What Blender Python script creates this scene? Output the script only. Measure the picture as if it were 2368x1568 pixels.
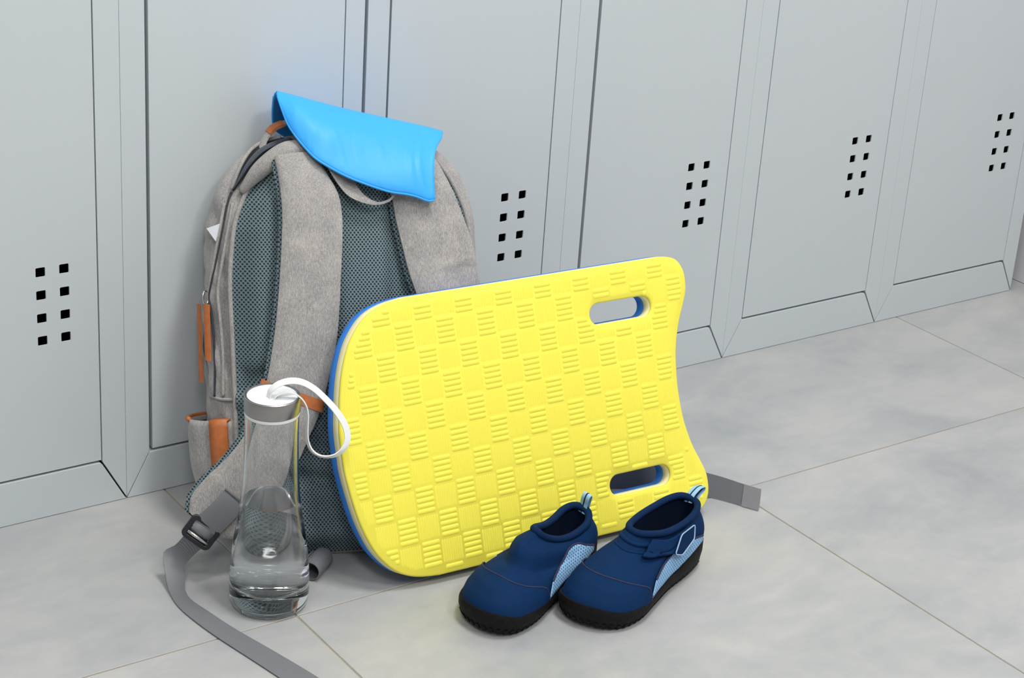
import bpy, bmesh, math, random
from mathutils import Vector, Matrix

random.seed(7)
S = bpy.context.scene
for o in list(bpy.data.objects):
    bpy.data.objects.remove(o, do_unlink=True)
COL = S.collection

# ------------------------------------------------------------------ camera
def set_camera():
    yaw, pit, rol = 0.6331, -0.3995, 0.0697
    f = Vector((math.sin(yaw) * math.cos(pit), math.cos(yaw) * math.cos(pit), math.sin(pit)))
    r = f.cross(Vector((0, 0, 1))).normalized()
    u = r.cross(f)
    r2 = r * math.cos(rol) + u * math.sin(rol)
    u2 = -r * math.sin(rol) + u * math.cos(rol)
    cd = bpy.data.cameras.new('camera')
    cam = bpy.data.objects.new('camera', cd)
    COL.objects.link(cam)
    m = Matrix((r2, u2, -f)).transposed().to_4x4()
    m.translation = Vector((-0.7897, -1.8008, 1.0419))
    cam.matrix_world = m
    cd.sensor_width = 36.0
    cd.sensor_fit = 'HORIZONTAL'
    cd.lens = 4372.57 / 2368.0 * 36.0
    cd.clip_start = 0.02
    cd.dof.use_dof = False
    S.camera = cam
set_camera()

# ------------------------------------------------------------------ world, light, exposure
w = bpy.data.worlds.new('world')
S.world = w
w.use_nodes = True
w.node_tree.nodes['Background'].inputs[0].default_value = (0.80, 0.88, 1.0, 1)
w.node_tree.nodes['Background'].inputs[1].default_value = 0.05
S.view_settings.view_transform = 'Standard'
S.view_settings.look = 'None'
S.view_settings.gamma = 1.0
S.view_settings.use_curve_mapping = False
S.view_settings.exposure = 0.0
S.cycles.use_denoising = True
S.cycles.max_bounces = 22
S.cycles.transmission_bounces = 20
S.cycles.diffuse_bounces = 4
S.cycles.use_adaptive_sampling = True
S.cycles.adaptive_threshold = 0.10
S.cycles.adaptive_min_samples = 16
S.cycles.transparent_max_bounces = 12
S.cycles.blur_glossy = 1.5

CEIL = 2.70
LAMPS = [((0.48, -0.80), 0.6, 0.60, 31.0), ((-1.05, -0.80), 0.6, 0.60, 8.0), ((0.48, -2.40), 0.6, 0.60, 28.0), ((-1.05, -2.40), 0.6, 0.60, 24.0)]
def area_lights():
    for (x, y), sx, sy, e in LAMPS:
        ld = bpy.data.lights.new('lamp_light', 'AREA')
        ld.shape = 'RECTANGLE'
        ld.size, ld.size_y = sx - .06, sy - .06
        ld.energy = e
        ld.color = (1.0, 0.985, 0.955)
        lo = bpy.data.objects.new('lamp_light', ld)
        lo.location = (x, y, CEIL - 0.075)
        COL.objects.link(lo)
area_lights()

# ------------------------------------------------------------------ material helpers
def srgb(r, g, b):
    def f(c):
        c /= 255.0
        return c / 12.92 if c <= 0.04045 else ((c + 0.055) / 1.055) ** 2.4
    return (f(r), f(g), f(b), 1.0)

class NT:
    def __init__(self, name):
        self.m = bpy.data.materials.new(name)
        self.m.use_nodes = True
        self.t = self.m.node_tree
        self.bsdf = self.t.nodes['Principled BSDF']
    def n(self, kind, **kw):
        nd = self.t.nodes.new(kind)
        for k, v in kw.items():
            setattr(nd, k, v)
        return nd
    def l(self, a, b):
        self.t.links.new(a, b)
    def math(self, op, a, b=None, c=None):
        nd = self.n('ShaderNodeMath', operation=op)
        for i, v in enumerate((a, b, c)):
            if v is None:
                continue
            if isinstance(v, (int, float)):
                nd.inputs[i].default_value = v
            else:
                self.l(v, nd.inputs[i])
        return nd.outputs[0]
    def ramp(self, fac, stops):
        nd = self.n('ShaderNodeValToRGB')
        e = nd.color_ramp.elements
        e[0].position, e[0].color = stops[0]
        e[1].position, e[1].color = stops[-1]
        for p, c in stops[1:-1]:
            x = e.new(p); x.color = c
        self.l(fac, nd.inputs[0])
        return nd.outputs[0]
    def coord(self, which='Object', scale=(1, 1, 1), rot=(0, 0, 0)):
        tc = self.n('ShaderNodeTexCoord')
        mp = self.n('ShaderNodeMapping')
        mp.inputs['Scale'].default_value = scale
        mp.inputs['Rotation'].default_value = rot
        self.l(tc.outputs[which], mp.inputs['Vector'])
        return mp.outputs[0]
    def noise(self, vec, scale, detail=3, rough=0.5, dist=0.0):
        nd = self.n('ShaderNodeTexNoise')
        nd.inputs['Scale'].default_value = scale
        nd.inputs['Detail'].default_value = detail
        nd.inputs['Roughness'].default_value = rough
        nd.inputs['Distortion'].default_value = dist
        self.l(vec, nd.inputs['Vector'])
        return nd.outputs[0]
    def mix(self, fac, a, b):
        nd = self.n('ShaderNodeMix', data_type='RGBA')
        if isinstance(fac, (int, float)):
            nd.inputs[0].default_value = fac
        else:
            self.l(fac, nd.inputs[0])
        for i, v in ((6, a), (7, b)):
            if isinstance(v, tuple):
                nd.inputs[i].default_value = v
            else:
                self.l(v, nd.inputs[i])
        return nd.outputs[2]
    def bump(self, h, strength, dist=0.001):
        nd = self.n('ShaderNodeBump')
        nd.inputs['Strength'].default_value = strength
        nd.inputs['Distance'].default_value = dist
        self.l(h, nd.inputs['Height'])
        self.l(nd.outputs[0], self.bsdf.inputs['Normal'])
    def color(self, c):
        if isinstance(c, tuple):
            self.bsdf.inputs['Base Color'].default_value = c
        else:
            self.l(c, self.bsdf.inputs['Base Color'])
    def set(self, **kw):
        for k, v in kw.items():
            self.bsdf.inputs[k.replace('_', ' ')].default_value = v
        return self

def plain(name, col, rough=0.5, metal=0.0, spec=0.5, grain=0.0, gscale=400, gdist=0.0004):
    t = NT(name)
    t.color(col)
    t.set(Roughness=rough, Metallic=metal)
    t.bsdf.inputs['Specular IOR Level'].default_value = spec
    if grain:
        t.bump(t.noise(t.coord(), gscale, 2), grain, gdist)
    return t.m

M = {}
def build_materials():
    # lockers: powder-coated steel
    t = NT('locker_paint')
    v = t.coord('Object')
    n = t.noise(v, 3.0, 4)
    t.color(t.mix(n, srgb(196, 204, 207), srgb(202, 209, 211)))
    t.set(Roughness=0.42)
    t.bump(t.noise(v, 900, 2), 0.05, 0.0003)
    M['paint'] = t.m
    M['shaded_steel'] = plain('locker_inside_shade', srgb(96, 102, 106), 0.7)  # locker grey darkened, so the shade inside is put into the colour
    # tile: concrete-look porcelain
    t = NT('concrete_tile')
    tc = t.n('ShaderNodeTexCoord')
    oi = t.n('ShaderNodeObjectInfo')
    vm = t.n('ShaderNodeVectorMath', operation='MULTIPLY_ADD')
    t.l(tc.outputs['Object'], vm.inputs[0])
    vm.inputs[1].default_value = (1, 1.5, 1)
    cb = t.n('ShaderNodeCombineXYZ')
    t.l(t.math('MULTIPLY', oi.outputs['Random'], 37.0), cb.inputs[0])
    t.l(t.math('MULTIPLY', oi.outputs['Random'], 91.0), cb.inputs[1])
    t.l(cb.outputs[0], vm.inputs[2])
    a = t.noise(vm.outputs[0], 4.5, 8, 0.62, 0.6)
    b = t.noise(vm.outputs[0], 26, 6, 0.6, 0.2)
    ca = t.ramp(a, [(0.30, srgb(146, 151, 155)), (0.5, srgb(170, 172, 172)), (0.68, srgb(186, 185, 182))])
    cbm = t.ramp(b, [(0.3, srgb(158, 161, 164)), (0.7, srgb(182, 181, 178))])
    t.color(t.mix(0.35, ca, cbm))
    t.set(Roughness=0.42)
    t.bump(b, 0.04, 0.0006)
    M['tile'] = t.m
    t = NT('grout')
    t.color(t.mix(t.noise(t.coord(), 30, 3), srgb(150, 141, 123), srgb(172, 162, 142)))
    t.set(Roughness=0.9)
    M['grout'] = t.m
    t = NT('wall_paint')
    t.color(srgb(222, 220, 226)); t.set(Roughness=0.7)
    t.bump(t.noise(t.coord(), 120, 3), 0.05, 0.001)
    M['wall'] = t.m
    M['wall_far'] = plain('far_wall_paint', srgb(176, 178, 182), 0.7)
    M['ceiling'] = plain('ceiling_paint', srgb(236, 236, 234), 0.8, grain=0.05, gscale=100)
    M['lamp_frame'] = plain('lamp_frame', srgb(235, 235, 235), 0.4)
    t = NT('lamp_diffuser')
    t.color(srgb(245, 245, 245))
    t.set(Roughness=0.5)
    t.bsdf.inputs['Emission Color'].default_value = (1, 0.985, 0.955, 1)
    t.bsdf.inputs['Emission Strength'].default_value = 2.0
    M['diffuser'] = t.m
    # kickboard foams
    M['yellow'] = plain('yellow_foam', srgb(246, 235, 84), 0.55, spec=0.35, grain=0.12, gscale=1500, gdist=0.0002)
    M['cream'] = plain('cream_foam', srgb(236, 230, 178), 0.7, spec=0.25, grain=0.1, gscale=1200, gdist=0.0002)
    M['bluefoam'] = plain('blue_foam', srgb(52, 126, 214), 0.65, spec=0.3, grain=0.12, gscale=1200, gdist=0.0002)
    # fabrics
    def heather(name, c0, c1, c2, streak=(1500, 1500, 260)):
        t = NT(name)
        v = t.coord('Object', streak)
        a = t.noise(v, 1.0, 3, 0.6)
        v2 = t.coord('Object', (420, 420, 1700))
        b = t.noise(v2, 1.0, 2, 0.5)
        m_ = t.math('ADD', t.math('MULTIPLY', a, 0.7), t.math('MULTIPLY', b, 0.3))
        big = t.noise(t.coord('Object'), 45, 3)
        m2 = t.math('ADD', m_, t.math('MULTIPLY', t.math('SUBTRACT', big, 0.5), 0.25))
        t.color(t.ramp(m2, [(0.34, c0), (0.5, c1), (0.66, c2)]))
        t.set(Roughness=0.92)
        t.bsdf.inputs['Specular IOR Level'].default_value = 0.15
        t.bsdf.inputs['Sheen Weight'].default_value = 0.15
        wr = t.noise(t.coord('Object', (26, 26, 14)), 1.0, 3, 0.5, 0.8)
        h = t.math('ADD', t.math('MULTIPLY', m_, 0.0005), t.math('MULTIPLY', wr, 0.004))
        bp = t.n('ShaderNodeBump')
        bp.inputs['Strength'].default_value = 0.55
        bp.inputs['Distance'].default_value = 1.0
        t.l(h, bp.inputs['Height'])
        t.l(bp.outputs[0], t.bsdf.inputs['Normal'])
        return t.m
    M['fabric'] = heather('heather_fabric', srgb(132, 131, 134), srgb(160, 157, 155), srgb(188, 184, 176))
    M['fabric_dark'] = heather('heather_fabric_lining', srgb(60, 66, 74), srgb(74, 80, 90), srgb(92, 98, 106))
    def airmesh(name, c_hole, c_thread, pitch, ax=(0, 2), rough=0.75, lo=0.17, hi=0.31, bump=0.8):
        t = NT(name)
        tc = t.n('ShaderNodeTexCoord')
        sp = t.n('ShaderNodeSeparateXYZ')
        t.l(tc.outputs['Object'], sp.inputs[0])
        x = t.math('MULTIPLY', sp.outputs[ax[0]], 1.0 / pitch)
        y = t.math('MULTIPLY', sp.outputs[ax[1]], 1.0 / (pitch * 1.25))
        def cell(dx):
            fx = t.math('SUBTRACT', t.math('FRACT', t.math('ADD', x, dx)), 0.5)
            fy = t.math('SUBTRACT', t.math('FRACT', t.math('ADD', y, dx)), 0.5)
            return t.math('SQRT', t.math('ADD', t.math('MULTIPLY', fx, fx), t.math('MULTIPLY', t.math('MULTIPLY', fy, fy), 1.3)))
        d = t.math('MINIMUM', cell(0.0), cell(0.5))
        fac = t.ramp(d, [(lo, (0, 0, 0, 1)), (hi, (1, 1, 1, 1))])
        fine = t.noise(t.coord('Object', (1, 1, 1)), 1400, 2)
        c_t = t.mix(fine, tuple(0.72 * c for c in c_thread[:3]) + (1,), c_thread)
        t.color(t.mix(fac, c_hole, c_t))
        t.set(Roughness=rough)
        t.bsdf.inputs['Specular IOR Level'].default_value = 0.3
        t.bump(fac, bump, 0.0012)
        return t.m
    M['airmesh'] = airmesh('teal_air_mesh', srgb(36, 50, 56), srgb(126, 147, 153), 0.0041)
    M['shoemesh'] = airmesh('light_blue_mesh', srgb(70, 110, 150), srgb(150, 196, 236), 0.0042, ax=(0, 2), lo=0.16, hi=0.24, bump=0.5)
    def web(name, c0, c1, ax=0):
        t = NT(name)
        wv = t.n('ShaderNodeTexWave')
        wv.inputs['Scale'].default_value = 420
        wv.inputs['Distortion'].default_value = 0.4
        wv.bands_direction = 'DIAGONAL'
        t.l(t.coord('Object'), wv.inputs['Vector'])
        t.color(t.mix(wv.outputs[1], c0, c1))
        t.set(Roughness=0.5)
        t.bsdf.inputs['Specular IOR Level'].default_value = 0.45
        t.bump(wv.outputs[1], 0.12, 0.0003)
        return t.m
    M['webbing'] = web('grey_webbing', srgb(104, 107, 111), srgb(126, 129, 133))
    M['webbing_tip'] = web('grey_webbing_folded', srgb(132, 132, 137), srgb(150, 149, 153))
    t = NT('tan_leather')
    n = t.noise(t.coord(), 160, 4)
    t.color(t.mix(n, srgb(168, 92, 44), srgb(205, 122, 66)))
    t.set(Roughness=0.5)
    t.bump(n, 0.2, 0.0006)
    M['leather'] = t.m
    M['leather_edge'] = plain('leather_stitch', srgb(220, 150, 96), 0.7)
    M['black_plastic'] = plain('black_plastic', srgb(26, 28, 34), 0.35)
    M['metal'] = plain('brushed_metal', srgb(205, 203, 198), 0.22, 1.0)
    M['zip'] = plain('zip_tape', srgb(52, 54, 62), 0.6)
    M['gap_shade'] = plain('dark_gap_shade', srgb(24, 26, 34), 0.9)  # near-black colour for painted shade in the zip gap and pocket mouth
    M['white_tag'] = plain('white_reflective_tag', srgb(225, 226, 232), 0.3)
    # swim cap
    t = NT('blue_silicone')
    t.color(srgb(56, 170, 250))
    t.set(Roughness=0.48)
    t.bsdf.inputs['Specular IOR Level'].default_value = 0.4
    t.bsdf.inputs['Subsurface Weight'].default_value = 0.0
    v = t.coord('Object', (20, 20, 9))
    h = t.noise(v, 1.0, 2, 0.4, 1.6)
    t.bump(h, 0.22, 0.01)
    M['silicone'] = t.m
    # bottle
    t = NT('clear_glass')
    t.color((0.98, 0.99, 0.99, 1))
    t.set(Roughness=0.0, IOR=1.45)
    t.bsdf.inputs['Transmission Weight'].default_value = 1.0
    M['glass'] = t.m
    t = NT('water')
    t.color((0.97, 0.985, 0.99, 1))
    t.set(Roughness=0.0, IOR=1.33)
    t.bsdf.inputs['Transmission Weight'].default_value = 1.0
    M['water'] = t.m
    t = NT('brushed_steel')
    t.color(srgb(166, 163, 159))
    t.set(Roughness=0.28, Metallic=1.0)
    t.bsdf.inputs['Anisotropic'].default_value = 0.4
    t.bump(t.noise(t.coord('Object', (3, 3, 900)), 1.0, 2), 0.05, 0.0003)
    M['steel'] = t.m
    M['white_plastic'] = plain('white_plastic', srgb(240, 243, 246), 0.35)
    M['white_silicone'] = plain('white_silicone', srgb(232, 234, 232), 0.4)
    # shoes
    t = NT('navy_neoprene')
    v = t.coord('Object')
    fine = t.noise(v, 900, 2)
    mid = t.noise(v, 60, 3)
    t.color(t.mix(t.math('ADD', t.math('MULTIPLY', fine, 0.6), t.math('MULTIPLY', mid, 0.4)), srgb(4, 32, 66), srgb(10, 50, 94)))
    t.set(Roughness=0.8)
    t.bsdf.inputs['Specular IOR Level'].default_value = 0.12
    t.bump(t.math('ADD', fine, t.math('MULTIPLY', mid, 2.5)), 0.25, 0.0008)
    M['neoprene'] = t.m
    M['seam'] = plain('navy_stitching', srgb(36, 40, 72), 0.8)
    M['navy_band'] = plain('navy_binding', srgb(10, 38, 74), 0.8, spec=0.12, grain=0.2, gscale=700)
    M['lining'] = plain('navy_lining', srgb(10, 22, 46), 0.9, spec=0.15)
    t = NT('black_rubber')
    vo = t.n('ShaderNodeTexVoronoi')
    vo.inputs['Scale'].default_value = 240
    t.l(t.coord('Object'), vo.inputs['Vector'])
    t.color(srgb(17, 15, 17))
    t.set(Roughness=0.7)
    t.bsdf.inputs['Specular IOR Level'].default_value = 0.2
    t.bump(vo.outputs['Distance'], 0.5, 0.001)
    M['rubber'] = t.m
    M['light_blue'] = plain('light_blue_tape', srgb(150, 198, 238), 0.65)
    M['navy_tape'] = plain('navy_tape', srgb(18, 38, 66), 0.7)
    M['pale_piping'] = plain('pale_piping', srgb(150, 176, 206), 0.5)
build_materials()

# ------------------------------------------------------------------ object helpers
def obj(name, verts, faces, mat, parent=None, smooth=False, sharp=None):
    me = bpy.data.meshes.new(name)
    me.from_pydata([tuple(v) for v in verts], [], faces)
    me.validate()
    bm = bmesh.new(); bm.from_mesh(me)
    bmesh.ops.recalc_face_normals(bm, faces=bm.faces)
    bm.to_mesh(me); bm.free()
    me.materials.append(mat)
    if smooth:
        me.shade_smooth()
        if sharp is not None:
            me.set_sharp_from_angle(angle=math.radians(sharp))
    o = bpy.data.objects.new(name, me)
    COL.objects.link(o)
    if parent is not None:
        o.parent = parent
    return o

def tag(o, label=None, cat=None, group=None, kind=None):
    if label: o['label'] = label
    if cat: o['category'] = cat
    if group: o['group'] = group
    if kind: o['kind'] = kind
    return o

def empty(name, loc=(0, 0, 0), mw=None):
    o = bpy.data.objects.new(name, None)
    o.empty_display_size = 0.05
    COL.objects.link(o)
    if mw is not None:
        o.matrix_world = mw
    else:
        o.location = loc
    return o

def bevel_mod(o, wdt, seg=2):
    b = o.modifiers.new('bevel', 'BEVEL')
    b.width = wdt; b.segments = seg; b.limit_method = 'ANGLE'; b.angle_limit = math.radians(40)
    return b

def box(x0, x1, y0, y1, z0, z1):
    v = [(x, y, z) for x in (x0, x1) for y in (y0, y1) for z in (z0, z1)]
    f = [(0, 1, 3, 2), (4, 6, 7, 5), (0, 4, 5, 1), (2, 3, 7, 6), (0, 2, 6, 4), (1, 5, 7, 3)]
    return v, f

def join(parts):
    V, F = [], []
    for v, f in parts:
        o = len(V)
        V += list(v)
        F += [tuple(i + o for i in q) for q in f]
    return V, F

def poly_fill(loops):
    """2D polygon (first loop) with holes -> list of 2D verts, triangles"""
    bm = bmesh.new()
    edges = []
    for lp in loops:
        vs = [bm.verts.new((p[0], p[1], 0)) for p in lp]
        for i in range(len(vs)):
            edges.append(bm.edges.new((vs[i], vs[(i + 1) % len(vs)])))
    bmesh.ops.triangle_fill(bm, use_beauty=True, use_dissolve=False, edges=edges)
    bm.verts.index_update()
    vs = [(v.co.x, v.co.y) for v in bm.verts]
    fs = [tuple(v.index for v in f.verts) for f in bm.faces]
    bm.free()
    return vs, fs

def slab(loops, n0, n1, mapf):
    """extrude a polygon with holes between offsets n0 and n1; mapf(u,v,n)->xyz"""
    vs, fs = poly_fill(loops)
    N = len(vs)
    V = [mapf(u, v, n0) for u, v in vs] + [mapf(u, v, n1) for u, v in vs]
    F = [f for f in fs] + [tuple(i + N for i in reversed(f)) for f in fs]
    k = 0
    for lp in loops:
        m = len(lp)
        for i in range(m):
            a, b = k + i, k + (i + 1) % m
            F.append((a, b, b + N, a + N))
        k += m
    return V, F

def catmull(pts, n, closed=False):
    P = [Vector(p) for p in pts]
    m = len(P)
    out = []
    segs = m if closed else m - 1
    def seg(i, t):
        if closed:
            p0, p1, p2, p3 = P[(i - 1) % m], P[i % m], P[(i + 1) % m], P[(i + 2) % m]
        else:
            p1, p2 = P[i], P[i + 1]
            p0 = P[i - 1] if i > 0 else p1 * 2 - p2
            p3 = P[i + 2] if i + 2 < m else p2 * 2 - p1
        return 0.5 * ((2 * p1) + (p2 - p0) * t + (2 * p0 - 5 * p1 + 4 * p2 - p3) * t * t + (3 * p1 - p0 - 3 * p2 + p3) * t ** 3)
    dense = []
    for i in range(segs):
        for k in range(24):
            dense.append(seg(i, k / 24))
    dense.append(P[0].copy() if closed else P[-1].copy())
    L = [0.0]
    for a, b in zip(dense, dense[1:]):
        L.append(L[-1] + (b - a).length)
    tot = L[-1]
    cnt = n if closed else n - 1
    j = 0
    for k in range(n):
        s = tot * k / cnt
        while j < len(L) - 2 and L[j + 1] < s:
            j += 1
        t = (s - L[j]) / max(1e-9, L[j + 1] - L[j])
        out.append(dense[j].lerp(dense[j + 1], t))
    return out

def interp(x, xs, ys):
    if x <= xs[0]: return ys[0]
    for i in range(len(xs) - 1):
        if x <= xs[i + 1]:
            t = (x - xs[i]) / (xs[i + 1] - xs[i])
            return ys[i] + (ys[i + 1] - ys[i]) * t
    return ys[-1]

def sm(x):
    x = max(0.0, min(1.0, x))
    return x * x * (3 - 2 * x)

def tube(path, r, seg=8, closed=False, cap=True):
    P = [Vector(p) for p in path]
    n = len(P)
    V, F = [], []
    prev = None
    for i in range(n):
        if closed:
            t = P[(i + 1) % n] - P[i - 1]
        else:
            t = P[min(i + 1, n - 1)] - P[max(i - 1, 0)]
        t.normalize()
        if prev is None:
            a = t.orthogonal().normalized()
        else:
            a = (prev - t * prev.dot(t)).normalized()
        prev = a
        b = t.cross(a)
        rr = r(i / max(1, n - 1)) if callable(r) else r
        for k in range(seg):
            an = 2 * math.pi * k / seg
            V.append(P[i] + (a * math.cos(an) + b * math.sin(an)) * rr)
    m = n if closed else n - 1
    for i in range(m):
        for k in range(seg):
            a0 = i * seg + k; a1 = i * seg + (k + 1) % seg
            b0 = ((i + 1) % n) * seg + k; b1 = ((i + 1) % n) * seg + (k + 1) % seg
            F.append((a0, a1, b1, b0))
    if not closed and cap:
        F.append(tuple(range(seg - 1, -1, -1)))
        F.append(tuple((n - 1) * seg + k for k in range(seg)))
    return V, F

def lathe(profile, seg=64, center=(0, 0, 0), closed_ends=True):
    V, F = [], []
    cx, cy, cz = center
    for r, z in profile:
        for k in range(seg):
            a = 2 * math.pi * k / seg
            V.append((cx + r * math.cos(a), cy + r * math.sin(a), cz + z))
    for i in range(len(profile) - 1):
        for k in range(seg):
            F.append((i * seg + k, i * seg + (k + 1) % seg, (i + 1) * seg + (k + 1) % seg, (i + 1) * seg + k))
    if closed_ends:
        F.append(tuple(range(seg)))
        F.append(tuple((len(profile) - 1) * seg + k for k in range(seg)))
    return V, F

def ribbon(Lp, Rp, n, m, th, crown=0.0, off=0.0, side=1.0, hint=None):
    """solid band between two edge polylines; th = thickness, built from off to off+th along its normal"""
    A = catmull(Lp, n); B = catmull(Rp, n)
    top, bot = [], []
    prev = None
    for i in range(n):
        t = ((A[min(i + 1, n - 1)] + B[min(i + 1, n - 1)]) - (A[max(i - 1, 0)] + B[max(i - 1, 0)])).normalized()
        ac = (B[i] - A[i]).normalized()
        nn = ac.cross(t).normalized() * side
        if prev is None and hint is not None and nn.dot(Vector(hint)) < 0:
            side = -side; nn = -nn
        prev = nn
        for j in range(m):
            wv = j / (m - 1)
            e = 1 - (2 * wv - 1) ** 2
            p = A[i].lerp(B[i], wv)
            top.append(p + nn * (off + th * (0.55 + 0.45 * min(1, 4 * e)) + crown * e))
            bot.append(p + nn * (off + crown * e * 0.6))
    V = top + bot
    N = n * m
    F = []
    for i in range(n - 1):
        for j in range(m - 1):
            a = i * m + j
            F.append((a, a + 1, a + m + 1, a + m))
            F.append((N + a, N + a + m, N + a + m + 1, N + a + 1))
    for i in range(n - 1):
        a = i * m
        F.append((a, a + m, N + a + m, N + a))
        a = i * m + m - 1
        F.append((a, N + a, N + a + m, a + m))
    for j in range(m - 1):
        F.append((j, N + j, N + j + 1, j + 1))
        a = (n - 1) * m + j
        F.append((a, a + 1, N + a + 1, N + a))
    return V, F

# ------------------------------------------------------------------ the room
X0, X1, Y0, Y1 = -2.65, 1.545, -3.75, 0.56
def room():
    fl = obj('floor', *box(X0, X1, Y0, Y1, -0.06, -0.0012), M['grout'])
    tag(fl, 'grey concrete-look tiled floor with thin beige joints', kind='structure')
    g = 0.0022
    xs = [X0] + [0.047 + 0.6 * k for k in range(-4, 3)] + [X1]
    ys = [Y0] + [-0.318 + 0.6 * k for k in range(-5, 2)] + [Y1]
    xs = [x for x in xs if X0 <= x <= X1]; ys = [y for y in ys if Y0 <= y <= Y1]
    for i in range(len(xs) - 1):
        for j in range(len(ys) - 1):
            a, b, c_, d = xs[i] + g / 2, xs[i + 1] - g / 2, ys[j] + g / 2, ys[j + 1] - g / 2
            if b - a < 0.03 or d - c_ < 0.03: continue
            cx, cy = (a + b) / 2, (c_ + d) / 2
            t = obj('tile', *box(a - cx, b - cx, c_ - cy, d - cy, -0.010, 0.0), M['tile'], fl)
            t.location = (cx, cy, 0)
            bevel_mod(t, 0.0006, 1)
    h = CEIL
    for nm, bx, lb in (('wall_back', (X0, X1 + .1, Y1, Y1 + .1, 0, h), 'painted wall behind the lockers'),
                       ('wall_right', (X1, X1 + .1, Y0, Y1, 0, h), 'pale lavender wall past the end of the lockers'),
                       ('wall_left', (X0 - .1, X0, Y0, Y1 + .1, 0, h), 'painted wall at the far left of the changing room'),
                       ('wall_front', (X0 - .1, X1 + .1, Y0 - .1, Y0, 0, h), 'painted wall opposite the lockers')):
        tag(obj(nm, *box(*bx), M['wall_far' if nm in ('wall_left', 'wall_front') else 'wall']), lb, kind='structure')
    tag(obj('ceiling', *box(X0 - .1, X1 + .1, Y0 - .1, Y1 + .1, h, h + .08), M['ceiling']), 'white painted ceiling', kind='structure')
    names = ['square white ceiling light above the lockers near the right wall', 'square white ceiling light above the lockers on the left',
             'square white ceiling light over the room by the right wall', 'square white ceiling light over the room on the left']
    for ((x, y), sx, sy, e), lb in zip(LAMPS, names):
        r = empty('ceiling_light', (x, y, h))
        tag(r, lb, 'lamp', 'ceiling lights')
        pr = []
        for bx in ((-sx / 2, sx / 2, -sy / 2, -sy / 2 + .03, -.07, 0), (-sx / 2, sx / 2, sy / 2 - .03, sy / 2, -.07, 0),
                   (-sx / 2, -sx / 2 + .03, -sy / 2 + .03, sy / 2 - .03, -.07, 0), (sx / 2 - .03, sx / 2, -sy / 2 + .03, sy / 2 - .03, -.07, 0)):
            pr.append(box(*bx))
        obj('lamp_frame', *join(pr), M['lamp_frame'], r)
        obj('diffuser', *box(-sx / 2 + .03, sx / 2 - .03, -sy / 2 + .03, sy / 2 - .03, -.064, -.058), M['diffuser'], r)
room()

# ------------------------------------------------------------------ lockers
W, FW, RH, LH = 0.30, 0.0287, 0.053, 1.80
def rsq(cx, cz, s, r, n=4):
    out = []
    for sx, sz, a0 in ((1, 1, 0), (-1, 1, 90), (-1, -1, 180), (1, -1, 270)):
        for k in range(n + 1):
            a = math.radians(a0 + 90 * k / n)
            out.append((cx + sx * (s - r) + r * math.cos(a), cz + sz * (s - r) + r * math.sin(a)))
    return out

def locker(k, label, gl, gr, gb, right_gap=0.0002, left_gap=0.0002):
    root = empty('locker', (k * W, 0, 0))
    tag(root, label, 'locker', 'row of grey lockers')
    xa, xb = left_gap, W - right_gap
    t = 0.0012
    # carcass: sides, back, base, roof
    car = [box(xa, xa + t, 0.016, 0.5, 0, LH), box(xb - t, xb, 0.016, 0.5, 0, LH), box(xa + t, xb - t, 0.498, 0.5, 0, LH),
           box(xa + t, xb - t, 0.016, 0.498, 0.02, 0.022), box(xa + t, xb - t, 0.016, 0.498, LH - 0.002, LH)]
    obj('body', *join(car), M['shaded_steel'], root)
    mp = lambda u, v, n: (u, n, v)
    mg = 0.0004
    dep = 0.016
    hx = FW
    # mitred face frame
    left = [(xa, 0.002), (xa, LH - .001), (hx, LH - RH), (hx, RH + mg * 2)]
    rgt = [(xb - mg * .5, 0.003), (W - hx + .0002, RH + mg * 2), (W - hx + .0002, LH - RH), (xb, LH - .001), (xb, 0.003)]
    rail = [(xa + .0008, 0.0006), (hx + .0006, RH), (W - hx - .007, RH), (W - hx - .0022, RH - .0006), (W - hx - .0001, RH - .0030), (xb - .0009, 0.0006)]
    top = [(xa + .001, LH), (xb - .001, LH), (W - hx, LH - RH + .0008), (hx, LH - RH + .0008)]
    for nm, pl in (('stile', left), ('stile', rgt), ('bottom_rail', rail), ('top_rail', top)):
        o = obj(nm, *slab([pl], 0.0, dep, mp), M['paint'], root)
        bevel_mod(o, 0.0005, 2)
    # door sheet with eight square vent holes and a folded rim
    dx0, dx1, dz0, dz1 = hx + gl, W - hx - gr, RH + gb + .0008, LH - RH - .002
    loops = [[(dx0, dz0), (dx1, dz0), (dx1, dz1), (dx0, dz1)]]
    for hxo in (0.0937, 0.0672):
        for hz in (0.2935, 0.2672, 0.2406, 0.2144):
            loops.append(rsq(W - hxo, hz, 0.0054, 0.0013))
    parts = [slab(loops, 0.0006, 0.0024, mp)]
    f = 0.0016
    parts += [box(dx0, dx0 + f, 0.0024, 0.014, dz0, dz1), box(dx1 - f, dx1, 0.0024, 0.014, dz0, dz1),
              box(dx0 + f, dx1 - f, 0.0024, 0.014, dz0, dz0 + f), box(dx0 + f, dx1 - f, 0.0024, 0.014, dz1 - f, dz1)]
    d = obj('door', *join(parts), M['paint'], root)
    # strips added behind the door gaps to block light and keep them dark
    st = [box(hx - .0005, hx + .016, 0.0165, 0.018, RH - .01, LH - RH + .01), box(W - hx - .016, W - hx + .0005, 0.0165, 0.018, RH - .01, LH - RH + .01),
          box(hx + .016, W - hx - .016, 0.0165, 0.018, RH - .01, RH + .016)]
    obj('gap_light_block', *join(st), M['shaded_steel'], root)
    return root

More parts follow.
